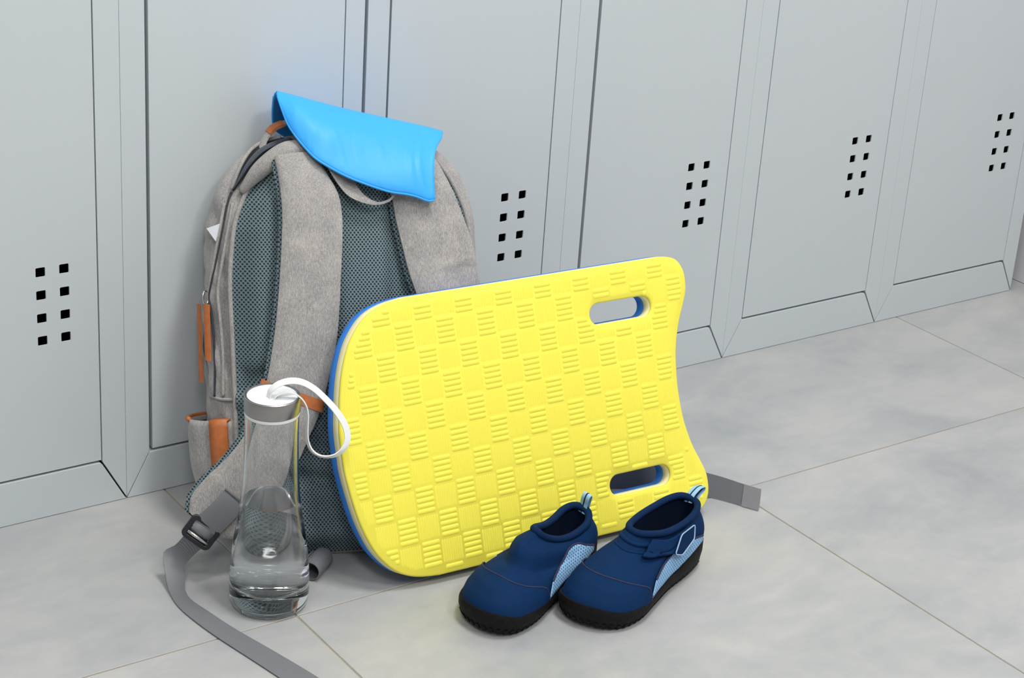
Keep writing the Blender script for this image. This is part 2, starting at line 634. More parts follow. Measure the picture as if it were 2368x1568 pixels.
locker(-1, 'grey steel locker at the left edge, vent holes left of the backpack', 0.0030, 0.0012, 0.0022)
locker(0, 'grey steel locker directly behind the left half of the backpack', 0.0042, 0.0010, 0.0026, right_gap=0.0042)
locker(1, 'grey steel locker with vent holes just above the yellow kickboard', 0.0030, 0.0010, 0.0020)
locker(2, 'grey steel locker behind the top right corner of the kickboard', 0.0048, 0.0008, 0.0020)
locker(3, 'grey steel locker second from the right end of the row', 0.0018, 0.0006, 0.0024)
locker(4, 'rightmost grey steel locker at the end of the row by the wall', 0.0012, 0.0006, 0.0024)

# ------------------------------------------------------------------ kickboard
def kickboard():
    yaw, lean = math.radians(-3.5), math.radians(20.5)
    U = Vector((math.cos(yaw), math.sin(yaw), 0))
    back = Vector((-math.sin(yaw), math.cos(yaw), 0))
    Vv = back * math.sin(lean) + Vector((0, 0, 1)) * math.cos(lean)
    Nn = U.cross(Vv)
    mw = Matrix((U, -Nn, Vv)).transposed().to_4x4()
    mw.translation = Vector((0.1816, -0.3332, 0.0112))
    root = empty('kickboard', mw=mw)
    tag(root, 'yellow foam kickboard with blue back, woven embossing and two hand slots, leaning on the backpack', 'kickboard')
    half = [(0, -.0650), (.02, -.0648), (.04, -.0622), (.06, -.0588), (.08, -.0540), (.1, -.0468), (.115, -.0390), (.13, -.0268), (.14, -.0140), (.147, .004), (.1505, .028),
            (.151, .06), (.151, .30), (.151, .362), (.1496, .375), (.146, .385), (.14, .3905), (.13, .3952), (.117, .3960), (.105, .3942), (.09, .3880), (.075, .3812),
            (.06, .3762), (.04, .3716), (.02, .3695), (0, .3686)]
    mid = 0.151
    up = [(u, mid + d) for d, u in half]
    dn = [(u, mid - d) for d, u in reversed(half)][1:-1]
    ctrl = [(a, b, 0) for a, b in up + dn]
    outl = [(p.x, p.y) for p in catmull(ctrl, 260, closed=True)]
    def slot(vc, grow=0.0):
        out = []
        r = 0.0122 + grow
        u0, u1 = 0.2600 + 0.0122, 0.3440 - 0.0122
        for k in range(17):
            a = math.radians(-90 + 180 * k / 16); out.append((u1 + r * math.cos(a), vc + r * math.sin(a)))
        for k in range(17):
            a = math.radians(90 + 180 * k / 16); out.append((u0 + r * math.cos(a), vc + r * math.sin(a)))
        return out
    VC = (0.0525, 0.2490)
    def inset(lp, d):
        n = len(lp); out = []
        for i in range(n):
            a = Vector(lp[i - 1]); b = Vector(lp[(i + 1) % n]); t = (b - a).normalized()
            nrm = Vector((t.y, -t.x))   # outline runs clockwise: inward is to the right
            out.append((lp[i][0] + nrm.x * d, lp[i][1] + nrm.y * d))
        return out
    area = sum(outl[i][0] * outl[(i + 1) % 260][1] - outl[(i + 1) % 260][0] * outl[i][1] for i in range(260))
    sgn = 1 if area < 0 else -1
    ins = lambda d: inset(outl, d * sgn)
    mp = lambda u, v, n: (u, -n, v)
    # yellow skin with rolled edge: rings from the side to the face
    def layered(rings, holes_rings, mat, name):
        """rings: list of (inset, n) for the outline; first and last rings are closed with a filled face"""
        V, F = [], []
        loops_idx = []
        for which in range(1 + len(VC)):
            idx = []
            for (d, n) in rings:
                lp = ins(d) if which == 0 else slot(VC[which - 1], d)
                idx.append((len(V), len(lp)))
                V += [mp(a, b, n) for a, b in lp]
            for (s0, m), (s1, _) in zip(idx, idx[1:]):
                for i in range(m):
                    F.append((s0 + i, s0 + (i + 1) % m, s1 + (i + 1) % m, s1 + i))
            loops_idx.append(idx)
        for e in (0, -1):
            d, n = rings[e]
            vs, fs = poly_fill([ins(d)] + [slot(v, d) for v in VC])
            s = len(V)
            V += [mp(a, b, n) for a, b in vs]
            F += [tuple(i + s for i in f) for f in fs]
        o = obj(name, V, F, mat, root, smooth=True, sharp=50)
        bm = bmesh.new(); bm.from_mesh(o.data)
        bmesh.ops.remove_doubles(bm, verts=bm.verts, dist=1e-5)
        bmesh.ops.recalc_face_normals(bm, faces=bm.faces)
        bm.to_mesh(o.data); bm.free()
        return o
    layered([(0.0004, -0.0035), (0.0, -0.0028), (0.0006, -0.0010), (0.0022, 0.0)], None, M['yellow'], 'front_face')
    layered([(0.0004, -0.0168), (0.0, -0.0160), (0.0, -0.0036)], None, M['cream'], 'middle_layer')
    layered([(0.0030, -0.0320), (0.0008, -0.0310), (0.0, -0.0290), (0.0, -0.0169)], None, M['bluefoam'], 'back_layer')
    # embossed basket weave
    il = ins(0.0065)
    def inside_poly(lp, x, y):
        c = False; n = len(lp); j = n - 1
        for i in range(n):
            xi, yi = lp[i]; xj, yj = lp[j]
            if (yi > y) != (yj > y) and x < (xj - xi) * (y - yi) / (yj - yi) + xi: c = not c
            j = i
        return c
    hl = [slot(v, 0.003) for v in VC]
    def ok(x, y):
        return inside_poly(il, x, y) and not any(inside_poly(h, x, y) for h in hl)
    CU, CVv = 0.02528, 0.0295
    parts_h, parts_v = [], []
    def bar(p0, p1, wdt, hgt, dst):
        K = 12
        run, best = [], []
        for k in range(K + 1):
            q = p0.lerp(p1, k / K)
            if ok(q.x, q.y):
                run.append(k)
                if len(run) > len(best): best = list(run)
            else:
                run = []
        if len(best) < 3: return
        a = p0.lerp(p1, best[0] / K); b = p0.lerp(p1, best[-1] / K)
        L = (b - a).length
        if L < 0.005: return
        t = (b - a).normalized(); s = Vector((-t.y, t.x, 0))
        V, F = [], []
        e = min(0.0024, L * 0.3)
        for d, hh in ((0, 0.0), (e * .45, .7), (e, 1.0), (L - e, 1.0), (L - e * .45, .7), (L, 0.0)):
            c_ = a + t * d
            for q, hq in ((-1, -.08), (-.62, .55), (0, 1.0), (.62, .55), (1, -.08)):
                wq = wdt * (0.6 + 0.4 * hh)
                x = c_ + s * q * wq
                V.append(mp(x.x, x.y, hgt * (hq * hh) - (0.0002 if hh == 0 else 0)))
        for i in range(5):
            for j in range(4):
                q = i * 5 + j
                F.append((q, q + 1, q + 6, q + 5))
        dst.append((V, F))
    for iu in range(-4, 17):
        for iv in range(-10, 4):
            u0 = 0.0120 + iu * CU
            for_h = (iu + iv) % 2 == 0
            v0 = 0.2462 + iv * CVv
            tl = 0.0105
            P = lambda a, b: Vector((u0 + a * CU, v0 + b * CVv + tl * (u0 + a * CU - 0.03), 0))
            if for_h:
                for q in range(5):
                    b = (q + 0.5) / 5
                    bar(P(0.06, b), P(0.94, b), CVv / 5 * 0.50, 0.0010, parts_h)
            else:
                for q in range(9):
                    a = (q + 0.5) / 9
                    bar(P(a, 0.05), P(a, 0.95), CU / 9 * 0.46, 0.00024, parts_v)
    V, F = join(parts_h + parts_v)
    o = obj('embossed_weave', V, F, M['yellow'], root, smooth=True)
    tag(o, 'raised basket weave ridges in yellow foam')
kickboard()

# ------------------------------------------------------------------ water bottle
def bottle():
    root = empty('water_bottle', (0.0349, -0.2794, 0.0))
    tag(root, 'half-full clear glass bottle with steel cap and white carrying loop', 'bottle')
    outer = [(0.0, 0.0030), (0.022, 0.0026), (0.030, 0.0008), (0.0345, 0.0004), (0.0375, 0.0014), (0.0396, 0.004), (0.0408, 0.008), (0.0415, 0.016), (0.0416, 0.028), (0.0411, 0.042),
             (0.0394, 0.060), (0.0369, 0.080), (0.0338, 0.100), (0.0310, 0.120), (0.0293, 0.140), (0.0282, 0.160), (0.0275, 0.180), (0.0272, 0.198), (0.0274, 0.212), (0.0276, 0.2185)]
    inner = [(0.0254, 0.2185), (0.0252, 0.212), (0.0250, 0.198), (0.0253, 0.180), (0.0260, 0.160), (0.0271, 0.140), (0.0288, 0.120), (0.0316, 0.100), (0.0347, 0.080), (0.0372, 0.060),
             (0.0388, 0.044), (0.0390, 0.034), (0.0378, 0.028), (0.0350, 0.0248), (0.028, 0.0236), (0.015, 0.0240), (0.0, 0.0246)]
    def sub(p, k=4):
        q = catmull([(a, b, 0) for a, b in p], len(p) * k)
        return [(max(v.x, 0.0), v.y) for v in q]
    po, pi_ = sub(outer), sub(inner)
    po[0] = (0.0002, po[0][1]); pi_[-1] = (0.0002, pi_[-1][1])
    V, F = lathe(po + pi_, 96)
    g = obj('glass_body', V, F, M['glass'], root, smooth=True, sharp=60)
    # water: slightly overlapping the inner wall
    wl = 0.1225
    wp = [(r + 0.0001, z - 0.0001) for r, z in reversed(sub(inner)) if z < wl - 0.001]
    wp[0] = (0.0002, wp[0][1])
    rw = interp(wl, [0.120, 0.140], [0.0288, 0.0271]) + 0.0001
    wp += [(rw, wl), (rw * 0.6, wl), (0.0002, wl)]
    obj('water', *lathe(wp, 96), M['water'], root, smooth=True, sharp=50)
    obj('sealing_ring', *lathe([(0.0250, 0.2186), (0.0277, 0.2188), (0.0280, 0.2203), (0.0277, 0.2222), (0.0250, 0.2224)], 96), M['white_silicone'], root, smooth=True, sharp=60)
    cap = obj('steel_cap', *lathe([(0.0246, 0.2226), (0.0280, 0.2227), (0.0284, 0.2236), (0.0285, 0.2380), (0.0282, 0.2394), (0.0274, 0.2400), (0.0262, 0.2398), (0.0258, 0.2384), (0.0258, 0.2330), (0.0246, 0.2330)], 96),
              M['steel'], root, smooth=True, sharp=40)
    obj('lid_insert', *lathe([(0.0002, 0.2330), (0.0256, 0.2331), (0.0257, 0.2384), (0.0252, 0.2392), (0.010, 0.2390), (0.0002, 0.2390)], 64), M['white_plastic'], root, smooth=True, sharp=40)
    # silicone carrying loop: flat band, both ends rooted in the lid
    side = Vector((0.8816, -0.4719, 0)); fwd = Vector((0.4719, 0.8816, 0)); up = Vector((0, 0, 1))
    def Q(a, h, d): return side * a + up * h + fwd * d
    path = [Q(-.0035, .2375, -.006), Q(-.0025, .2450, -.006), Q(.004, .2515, -.004), Q(.016, .2545, .000), Q(.028, .2520, .004), Q(.040, .2440, .008), Q(.052, .2320, .010), Q(.064, .2180, .010),
            Q(.0735, .2030, .008), Q(.0765, .1900, .004), Q(.0720, .1800, -.002), Q(.0620, .1760, -.008), Q(.0500, .1780, -.013), Q(.0410, .1850, -.016), Q(.0362, .1960, -.017), Q(.0352, .2100, -.016),
            Q(.0355, .2220, -.015), Q(.0340, .2330, -.013), Q(.0270, .2425, -.010), Q(.0170, .2465, -.008), Q(.0080, .2450, -.008), Q(.0030, .2405, -.008), Q(.0015, .2370, -.008)]
    ctr = catmull(path, 90)
    wd = 0.0036
    Lp, Rp = [], []
    for i, p in enumerate(ctr):
        t = (ctr[min(i + 1, 89)] - ctr[max(i - 1, 0)]).normalized()
        # band width mostly across the view-depth direction, twisting a little
        k = i / 89
        tw = math.radians(interp(k, [0, .12, .3, .5, .62, .75, .9, 1], [62, 60, 50, 30, 55, 74, 68, 70]))
        ax = fwd * math.sin(tw) + up.cross(fwd).cross(t).normalized() * 0 
        nrm = t.cross(fwd).normalized()
        a = (fwd * math.sin(tw) + nrm * math.cos(tw))
        a = (a - t * a.dot(t)).normalized()
        Lp.append(p - a * wd); Rp.append(p + a * wd)
    o = obj('carrying_loop', *ribbon(Lp[::3] + [Lp[-1]], Rp[::3] + [Rp[-1]], 110, 4, 0.0018, 0.0, -0.0009), M['white_silicone'], root, smooth=True, sharp=60)
bottle()

# ------------------------------------------------------------------ backpack
PSI = math.radians(20); THE = math.radians(20)
PU = Vector((math.cos(PSI), -math.sin(PSI), 0))
PB = Vector((math.sin(PSI), math.cos(PSI), 0))
PV = PB * math.sin(THE) + Vector((0, 0, 1)) * math.cos(THE)
PN = PU.cross(PV)
PMW = Matrix((PU, -PN, PV)).transposed().to_4x4()
PMW.translation = Vector((0.1296, -0.2198, 0.0))
PINV = PMW.inverted()
def pl(u, v, n): return Vector((u, -n, v))          # pack coordinates (across, up, out) -> local xyz
def wl_(p): return PINV @ Vector(p)                  # world -> local

VS = [0, .02, .05, .1, .2, .3, .36, .39, .418, .435, .45, .460, .468]
WS = [.118, .140, .150, .156, .157, .1565, .154, .148, .135, .120, .100, .072, .020]
DS = [.105, .125, .138, .142, .130, .108, .090, .080, .066, .056, .044, .030, .012]
HS = [.098, .118, .129, .134, .135, .136, .1315, .121, .106, .092, .070, .045, .012]    # half width of the mesh back panel
NSH = [0, 0, 0, 0, 0, 0, 0, -.001, -.004, -.008, -.014, -.019, -.024]
CU0 = 0.047
def body_pt(v, ang):
    """closed section at height v; ang 0 = right, 90 = front, 180 = left, 270 = back"""
    wv = interp(v, VS, WS); d = interp(v, VS, DS)
    c, s = math.cos(ang), math.sin(ang)
    p = 2 / 3.3
    x = math.copysign(abs(c) ** p, c) * wv * (0.955 if c > 0 else 1.0)
    y = math.copysign(abs(s) ** p, s) * d / 2
    return CU0 + x, v, interp(v, VS, NSH) - d / 2 + y
def front_n(u, v):
    wv = interp(v, VS, WS); d = interp(v, VS, DS)
    x = (u - CU0) / (wv * (0.955 if u > CU0 else 1.0))
    x = min(0.999, abs(x))
    return interp(v, VS, NSH) - d / 2 * (1 - (1 - x ** 3.3) ** (1 / 3.3))
def settle(p):
    """fabric gives way where it meets the locker front and the floor"""
    wp = PMW @ p
    if wp.y > -0.003: wp.y = -0.003
    if wp.z < 0.0015: wp.z = 0.0015
    return PINV @ wp

def side_pt(v, depth, out=0.0):
    """point on the left side of the body, `depth` behind the panel, pushed outwards"""
    d = interp(v, VS, DS); wv = interp(v, VS, WS)
    y = max(-1, min(1, (depth - d / 2) / (d / 2)))
    x = (1 - abs(y) ** 3.3) ** (1 / 3.3)
    return Vector((CU0 - x * wv - out, depth - interp(v, VS, NSH), v))

def backpack():
    root = empty('backpack', mw=PMW)
    tag(root, 'grey heather backpack with teal mesh back and tan leather trim leaning against the lockers', 'backpack')
    # --- shell
    nv, na = 60, 96
    V, F = [], []
    for i in range(nv):
        t = i / (nv - 1)
        v = 0.468 * (1 - (1 - t) ** 1.25)
        for k in range(na):
            u, vv, n = body_pt(v, 2 * math.pi * k / na)
            # soft wrinkles on the left side
            a = 2 * math.pi * k / na
            if math.cos(a) < -0.4:
                n_ = 0.0022 * math.sin(55 * v + 9 * a) + 0.0014 * math.sin(131 * v - 14 * a + 1)
                u += n_ * sm((0.42 - v) / 0.1)
                if math.sin(a) > -0.2:
                    fold = 0.0
                    for fu, fv, fs, fl, sl in ((-.094, .318, .006, .020, .25), (-.090, .285, .007, .016, -.1), (-.092, .240, .005, .032, .22), (-.089, .205, .004, .026, .30), (-.103, .345, .006, .015, -.3), (-.098, .372, .005, .02, .2)):
                        dx = (u - fu) - sl * (fv - v); dz = v - fv
                        fold += math.exp(-(dx / fs) ** 2 - (dz / fl) ** 2)
                    n -= 0.0050 * fold; u += 0.0030 * fold
            V.append(settle(pl(u, vv, n)))
    for i in range(nv - 1):
        for k in range(na):
            F.append((i * na + k, i * na + (k + 1) % na, (i + 1) * na + (k + 1) % na, (i + 1) * na + k))
    F.append(tuple(range(na))); F.append(tuple((nv - 1) * na + k for k in range(na)))
    obj('body', V, F, M['fabric'], root, smooth=True)
    # --- padded mesh back panel (height field on the shell)
    def pad(u, v):
        x = u - 0.05
        hw = interp(v, VS, HS)
        e = min(hw - abs(x), v - 0.0, 0.462 - v)
        h = 0.024 * sm(e / 0.030) + 0.002
        for gx in (-0.052, 0.056):
            wv_ = 0.024
            q = (abs(x - gx) - wv_) / 0.010
            h -= 0.013 * (1 - sm((q + 1) / 2)) * sm((0.435 - v) / 0.03) * sm((v - 0.215) / 0.02)
        dv = v - (0.222 - 0.02 * abs(x) / 0.1)
        h -= 0.015 * math.exp(-(dv / 0.010) ** 2) * sm((abs(x) - 0.01) / 0.03)
        h += 0.007 * math.exp(-((dv + 0.020) / 0.011) ** 2)
        h -= 0.008 * math.exp(-((v - 0.075 - 0.25 * abs(x)) / 0.008) ** 2)
        return max(h, 0.0025)
    nu, nv2 = 110, 150
    V, F = [], []
    for i in range(nv2):
        v = 0.004 + 0.452 * i / (nv2 - 1)
        hw = interp(v, VS, HS)
        for j in range(nu):
            x = -1 + 2 * j / (nu - 1)
            u = 0.05 + x * hw
            V.append(settle(pl(u, v, front_n(u, v) + pad(u, v))))
    for i in range(nv2 - 1):
        for j in range(nu - 1):
            a = i * nu + j
            F.append((a, a + 1, a + nu + 1, a + nu))
    o = obj('back_panel', V, F, M['airmesh'], root, smooth=True)
    # --- binding around the panel
    rim = []
    for v in [0.012, .03, .06, .1, .15, .2, .25, .3, .34, .37, .395, .415, .43]:
        rim.append((v, -1))
    path = [(0.05 + s * interp(v, VS, HS) * 1.005, v) for v, s in rim]
    top = [(0.05 - .075, .4465), (0.05 - .03, .4555), (0.05 + .03, .4555), (0.05 + .075, .4465)]
    full = path + top + [(0.1 - u, v) for u, v in reversed(path)]
    pts = [settle(pl(u, v, front_n(u, v) + 0.003)) for u, v in full]
    obj('panel_binding', *tube(catmull(pts, 160), 0.0026, 8), M['fabric'], root, smooth=True)
    # --- top yoke: rolled fabric where the straps are sewn in, and a dark strip laid on as the shade inside the open main zip
    yk = [pl(-.071, .4010, -.006), pl(-.058, .4170, .002), pl(-.044, .4300, .008), pl(-.026, .4405, .013), pl(-.004, .4440, .014), pl(.03, .4440, .010), pl(.07, .4430, .008), pl(.105, .4360, .006), pl(.13, .426, .004)]
    obj('top_yoke', *tube(catmull(yk, 60), lambda t: interp(t, [0, .12, .3, .42, .55, 1], [.004, .009, .0125, .011, .0075, .003]), 14), M['fabric'], root, smooth=True)
    def on(u, v, k): return pl(u, v, front_n(u, v) + k)
    zo = [on(-.0800, .4030, .003), on(-.0770, .4120, .004), on(-.0690, .4290, .004), on(-.0570, .4450, .004), on(-.0420, .4545, .005), on(-.0240, .4590, .006)]
    zi = [on(-.0790, .4015, .003), on(-.0700, .4140, .005), on(-.0590, .4290, .007), on(-.0450, .4420, .009), on(-.0290, .4500, .009), on(-.0120, .4550, .009)]
    obj('zip_gap_shade', *ribbon(zo, zi, 40, 4, 0.0012, 0.0, 0.0, hint=(-.6, -.6, .5)), M['gap_shade'], root, smooth=True)
    zm = [p.lerp(q, .48) for p, q in zip(zi, zo)]
    lift = Vector((-.0012, -.0018, .0012))
    obj('zip_flap', *ribbon([p + lift for p in zi], [p + lift for p in zm], 40, 4, 0.0014, 0.001, 0.0, hint=(-.6, -.6, .5)), M['fabric_dark'], root, smooth=True)
    obj('zip_edge', *tube(catmull([p + Vector((-.001, -.001, .001)) for p in zo], 50), 0.0022, 6), M['fabric'], root, smooth=True)
    # --- zip line down the left side
    def sd(u, v, k): return pl(u - k * .8, v, front_n(u, v) + k * .6)
    zl = [sd(u, v, .0016) for u, v in ((-.0800, .4010), (-.0845, .3894), (-.0918, .3566), (-.0990, .3238), (-.1035, .3051), (-.1062, .2880), (-.1048, .2700), (-.1034, .2435), (-.1030, .2151), (-.1040, .1786))]
    obj('side_zip', *tube(catmull(zl, 60), lambda t: interp(t, [0, .12, .45, .55, 1], [.0014, .0008, .0008, .0014, .0014]), 6), M['zip'], root, smooth=True)
    for k_ in (-.0042, .0042):
        z2 = [sd(u + k_, v, .0010) for u, v in ((-.0840, .3894), (-.0910, .3566), (-.0975, .3238), (-.1010, .3051), (-.1026, .2880), (-.1015, .2700), (-.1000, .2435), (-.0995, .2151), (-.1005, .1790))]
        obj('zip_tape', *tube(catmull(z2, 60), 0.0019, 6), M['fabric'], root, smooth=True)
    sp_ = [sd(u, v, .0008) for u, v in ((-.1085, .1790), (-.1060, .1778), (-.0990, .1760), (-.0900, .1755), (-.0813, .1762))]
    obj('side_seam', *tube(catmull(sp_, 30), 0.0020, 6), M['fabric'], root, smooth=True)
    # zip pull: metal ring and a hanging leather tongue
    zp = sd(-.1068, .2872, .006)
    ring = [zp + Vector((-.0032 * math.cos(a), -.003 * math.cos(a), .0075 * math.sin(a))) for a in [2 * math.pi * k / 20 for k in range(20)]]
    obj('zip_slider', *tube(ring, 0.0010, 6, closed=True), M['metal'], root, smooth=True)
    a0 = [sd(-.1078, v, .0065) for v in (.2810, .26, .24, .2190)]
    b0 = [sd(-.1035, v, .0055) for v in (.2795, .26, .24, .2180)]
    obj('zip_pull', *ribbon(a0, b0, 14, 4, 0.0026, 0.0006, 0, hint=(-.7, -.7, 0)), M['leather'], root, smooth=True, sharp=50)
    a1 = [side_pt(v, .060, .0040) for v in (.279, .25, .22, .192)]
    b1 = [side_pt(v, .072, .0035) for v in (.279, .25, .22, .192)]
    obj('leather_piping', *ribbon(a1, b1, 14, 4, 0.0036, 0.001, 0, hint=(-1, 0, 0)), M['leather'], root, smooth=True, sharp=50)
    # small reflective tag sewn into the side
    t0 = [sd(-.1040, .3626, .0055), sd(-.0925, .3674, .003), sd(-.0955, .3487, .006)]
    tv = t0 + [p + Vector((.0012, .0015, 0)) for p in t0]
    obj('reflective_tag', tv, [(0, 1, 2), (5, 4, 3), (0, 3, 4, 1), (1, 4, 5, 2), (2, 5, 3, 0)], M['white_tag'], root)
    # --- side pocket bulging from the lower left, leather edged
    pk_out, pk_in = [], []
    nvp, ndp = 16, 22
    V, F = [], []
    for i in range(nvp):
        tz = i / (nvp - 1)
        v = 0.050 + 0.1020 * tz
        for j in range(ndp):
            td = j / (ndp - 1)
            dep = 0.012 + 0.105 * td
            bul = 0.022 * math.sin(math.pi * td) ** 0.85 * (0.55 + 0.45 * math.sin(math.pi * min(1, tz * 0.9 + 0.1) * .62)) + 0.001
            V.append(settle(side_pt(v, dep, bul)))
    for i in range(nvp - 1):
        for j in range(ndp - 1):
            a = i * ndp + j
            F.append((a, a + 1, a + ndp + 1, a + ndp))
    po = obj('side_pocket', V, F, M['fabric'], root, smooth=True)
    so = po.modifiers.new('solid', 'SOLIDIFY'); so.thickness = 0.003; so.offset = -1
    tp = [V[(nvp - 1) * ndp + j] for j in range(ndp)]
    obj('pocket_trim', *tube(catmull([p + Vector((-.0003, 0, .0003)) for p in tp[9:]], 40), 0.0028, 8), M['leather'], po, smooth=True)
    tabv, tabf = [], []
    o_ = Vector((-.0016, -.0022, .0004))
    for r_, i in enumerate((15, 15, 14, 12, 10, 8, 6)):
        for j in (1, 2, 3):
            tabv.append(V[i * ndp + j] + o_ + (Vector((.006, .003, .0012)) if r_ == 0 else Vector()))
    for r_ in range(6):
        for j in range(2):
            q = r_ * 3 + j
            tabf.append((q, q + 1, q + 4, q + 3))
    tb_ = obj('pocket_tab', tabv, tabf, M['leather'], po, smooth=True)
    m_ = tb_.modifiers.new('solid', 'SOLIDIFY'); m_.thickness = 0.003; m_.offset = 0
    la = [V[i * ndp + 9] + Vector((-.0008, 0, 0)) for i in (4, 3, 2, 1)]
    lb = [V[i * ndp + 13] + Vector((-.0008, 0, 0)) for i in (4, 3, 2, 1)]
    obj('pocket_tab', *ribbon(la, lb, 12, 5, 0.0030, 0.001, 0, hint=(-1, 0, 0)), M['leather'], po, smooth=True, sharp=50)
    # dark strip standing in for the shade inside the pocket mouth
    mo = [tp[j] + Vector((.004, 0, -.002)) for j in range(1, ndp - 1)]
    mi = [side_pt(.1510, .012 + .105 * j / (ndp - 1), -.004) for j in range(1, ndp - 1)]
    obj('pocket_mouth_shade', *ribbon(mo, mi, 24, 3, 0.001, 0, -.004, hint=(0, 0, 1)), M['gap_shade'], po, smooth=True)

    # --- shoulder straps
    def P3(l): return [pl(*p) for p in l]
    def up_(l, k=0.015): return [(u - .001, v, n + k * sm((.445 - v) / .05) * (.35 + .65 * sm((v - .07) / .10))) for u, v, n in l]
    upL = [(-.0373, .4360, .022), (-.0348, .4059, .0237), (-.0338, .3735, .0254), (-.0363, .3366, .0271), (-.0399, .2997, .0277), (-.0450, .2581, .0271), (-.0524, .2165, .0266), (-.0572, .1958, .0260)]
    upR = [(.0055, .4390, .022), (.0170, .4164, .0232), (.0270, .3950, .0244), (.0302, .3720, .0262), (.0292, .3440, .028), (.0262, .3050, .028), (.0235, .2700, .0276), (.0186, .2330, .0270), (.0076, .1904, .0264), (.0030, .1720, .0262)]
    sL = obj('shoulder_strap', *ribbon(P3(up_(upL)), P3(up_(upR)), 70, 13, 0.005, 0.0035, 0.0, hint=(0, -1, 0)), M['fabric'], root, smooth=True, sharp=55)
    obj('strap_lining', *ribbon([p + Vector((-.0030, .0005, 0)) for p in P3(up_(upL))], [p + Vector((-.001, .0005, 0)) for p in P3(up_(upR))], 70, 9, 0.0075, 0.0, -0.0078, hint=(0, -1, 0)), M['airmesh'], sL, smooth=True, sharp=55)
    lwL = [(-.0572, .1975, .0262), (-.0640, .1800, .0270), (-.0720, .1600, .0280), (-.0860, .1370, .0296), (-.1036, .1174, .0314), (-.1250, .0985, .0336), (-.1400, .0810, .035), (-.1435, .0640, .036)]
    lwR = [(.0030, .1735, .0264), (-.0050, .1530, .0270), (-.0117, .1399, .0280), (-.0247, .1127, .0300), (-.0399, .0881, .0325), (-.0620, .0590, .035), (-.0860, .0340, .037), (-.1120, .0330, .037)]
    sLow = obj('strap_end', *ribbon(P3(up_(lwL)), P3(up_(lwR)), 60, 13, 0.005, 0.0030, 0.0, hint=(0, -1, 0)), M['fabric'], sL, smooth=True, sharp=55)
    obj('strap_lining', *ribbon([p + Vector((-.0035, .0005, .0010)) for p in P3(up_(lwL))], P3(up_(lwR)), 60, 9, 0.0065, 0.0, -0.0068, hint=(0, -1, 0)), M['airmesh'], sL, smooth=True, sharp=55)
    obj('leather_band', *ribbon(P3(up_([(-.0610, .2010, .0250), (-.0604, .2007, .0322), (-.030, .1885, .0350), (.0010, .1758, .0330), (.0030, .1750, .0250)])),
                                P3(up_([(-.0625, .1890, .0250), (-.0620, .1887, .0322), (-.032, .1765, .0350), (-.0013, .1632, .0330), (.0008, .1624, .0250)])), 30, 5, 0.0022, 0, 0, hint=(0, -1, 0)), M['leather'], sL, smooth=True, sharp=50)
    # sewn webbing patch, slider and the long free webbing of the left strap
    wA = [(-.1060, .0885, .0535), (-.1120, .0820, .0550), (-.1210, .0735, .0550), (-.1310, .0650, .0535), (-.1400, .0580, .0510)]
    wB = [(-.0850, .0690, .0535), (-.0930, .0610, .0550), (-.1010, .0530, .0550), (-.1100, .0440, .0535), (-.1180, .0370, .0510)]
    obj('webbing_patch', *ribbon(P3(wA), P3(wB), 24, 6, 0.0018, 0.0, 0.0, hint=(0, -1, 0)), M['webbing'], sL, smooth=True, sharp=50)
    st = [pl(-.1065, .0880, .0555), pl(-.0965, .0790, .0560), pl(-.0860, .0692, .0555)]
    obj('stitch_bar', *tube(catmull(st, 20), 0.0016, 6), M['webbing'], sL, smooth=True)
    # slider buckle, local frame on the strap
    c0 = pl(-.1335, .0430, .0500)
    ax = (pl(-.1165, .0330, .0400) - pl(-.1450, .0560, .0400)).normalized()       # across the webbing
    ay = (pl(-.1420, .0365, .0395) - pl(-.1240, .0510, .0405))
    ay = (ay - ax * ay.dot(ax)).normalized()
    az = ax.cross(ay).normalized()
    if az.y > 0: az = -az
    def bq(a, b, h): return c0 + ax * a + ay * b + az * h
    def rr(hw, hh, r, n=5):
        out = []
        for sx, sy, a_ in ((1, 1, 0), (-1, 1, 90), (-1, -1, 180), (1, -1, 270)):
            for k in range(n + 1):
                an = math.radians(a_ + 90 * k / n)
                out.append((sx * (hw - r) + r * math.cos(an), sy * (hh - r) + r * math.sin(an)))
        return out
    hole1 = [(a, b + .0055) for a, b in rr(.0122, .0036, .001, 3)]
    hole2 = [(a, b - .0045) for a, b in rr(.0122, .0036, .001, 3)]
    bk = obj('slider_buckle', *slab([rr(.0178, .0138, .006), hole1, hole2], -.0018, .0032, lambda a, b, h: bq(a, b, h)), M['black_plastic'], sL)
    bevel_mod(bk, 0.001, 2)
    obj('slider_bar', *tube([bq(-.0125, .0062, .0030), bq(0, .0062, .0036), bq(.0125, .0062, .0030)], 0.0020, 10), M['metal'], bk, smooth=True)
    fr = obj('webbing_fold', *ribbon([bq(-.0115, -.0085, -.001), bq(-.0115, -.004, .0026), bq(-.0115, .0005, .0030), bq(-.0115, .004, -.001)],
                                     [bq(.0115, -.0085, -.001), bq(.0115, -.004, .0026), bq(.0115, .0005, .0030), bq(.0115, .004, -.001)], 14, 4, 0.0014, 0, 0, hint=tuple(az)), M['webbing'], sL, smooth=True)
    A = [bq(-.0118, .0005, -.0016), bq(-.0118, .0110, -.0020), pl(-.1590, .0290, .034), wl_((-.0385, -.1800, .0290)), wl_((-.0440, -.1960, .0130)), wl_((-.0490, -.2160, .0030)), wl_((-.0525, -.2434, .0012)), wl_((-.0507, -.2746, .0012)),
         wl_((-.0444, -.3158, .0012)), wl_((-.0304, -.3825, .0012)), wl_((-.0186, -.4405, .0012)), wl_((0.000, -.530, .0012)), wl_((.030, -.640, .0012))]
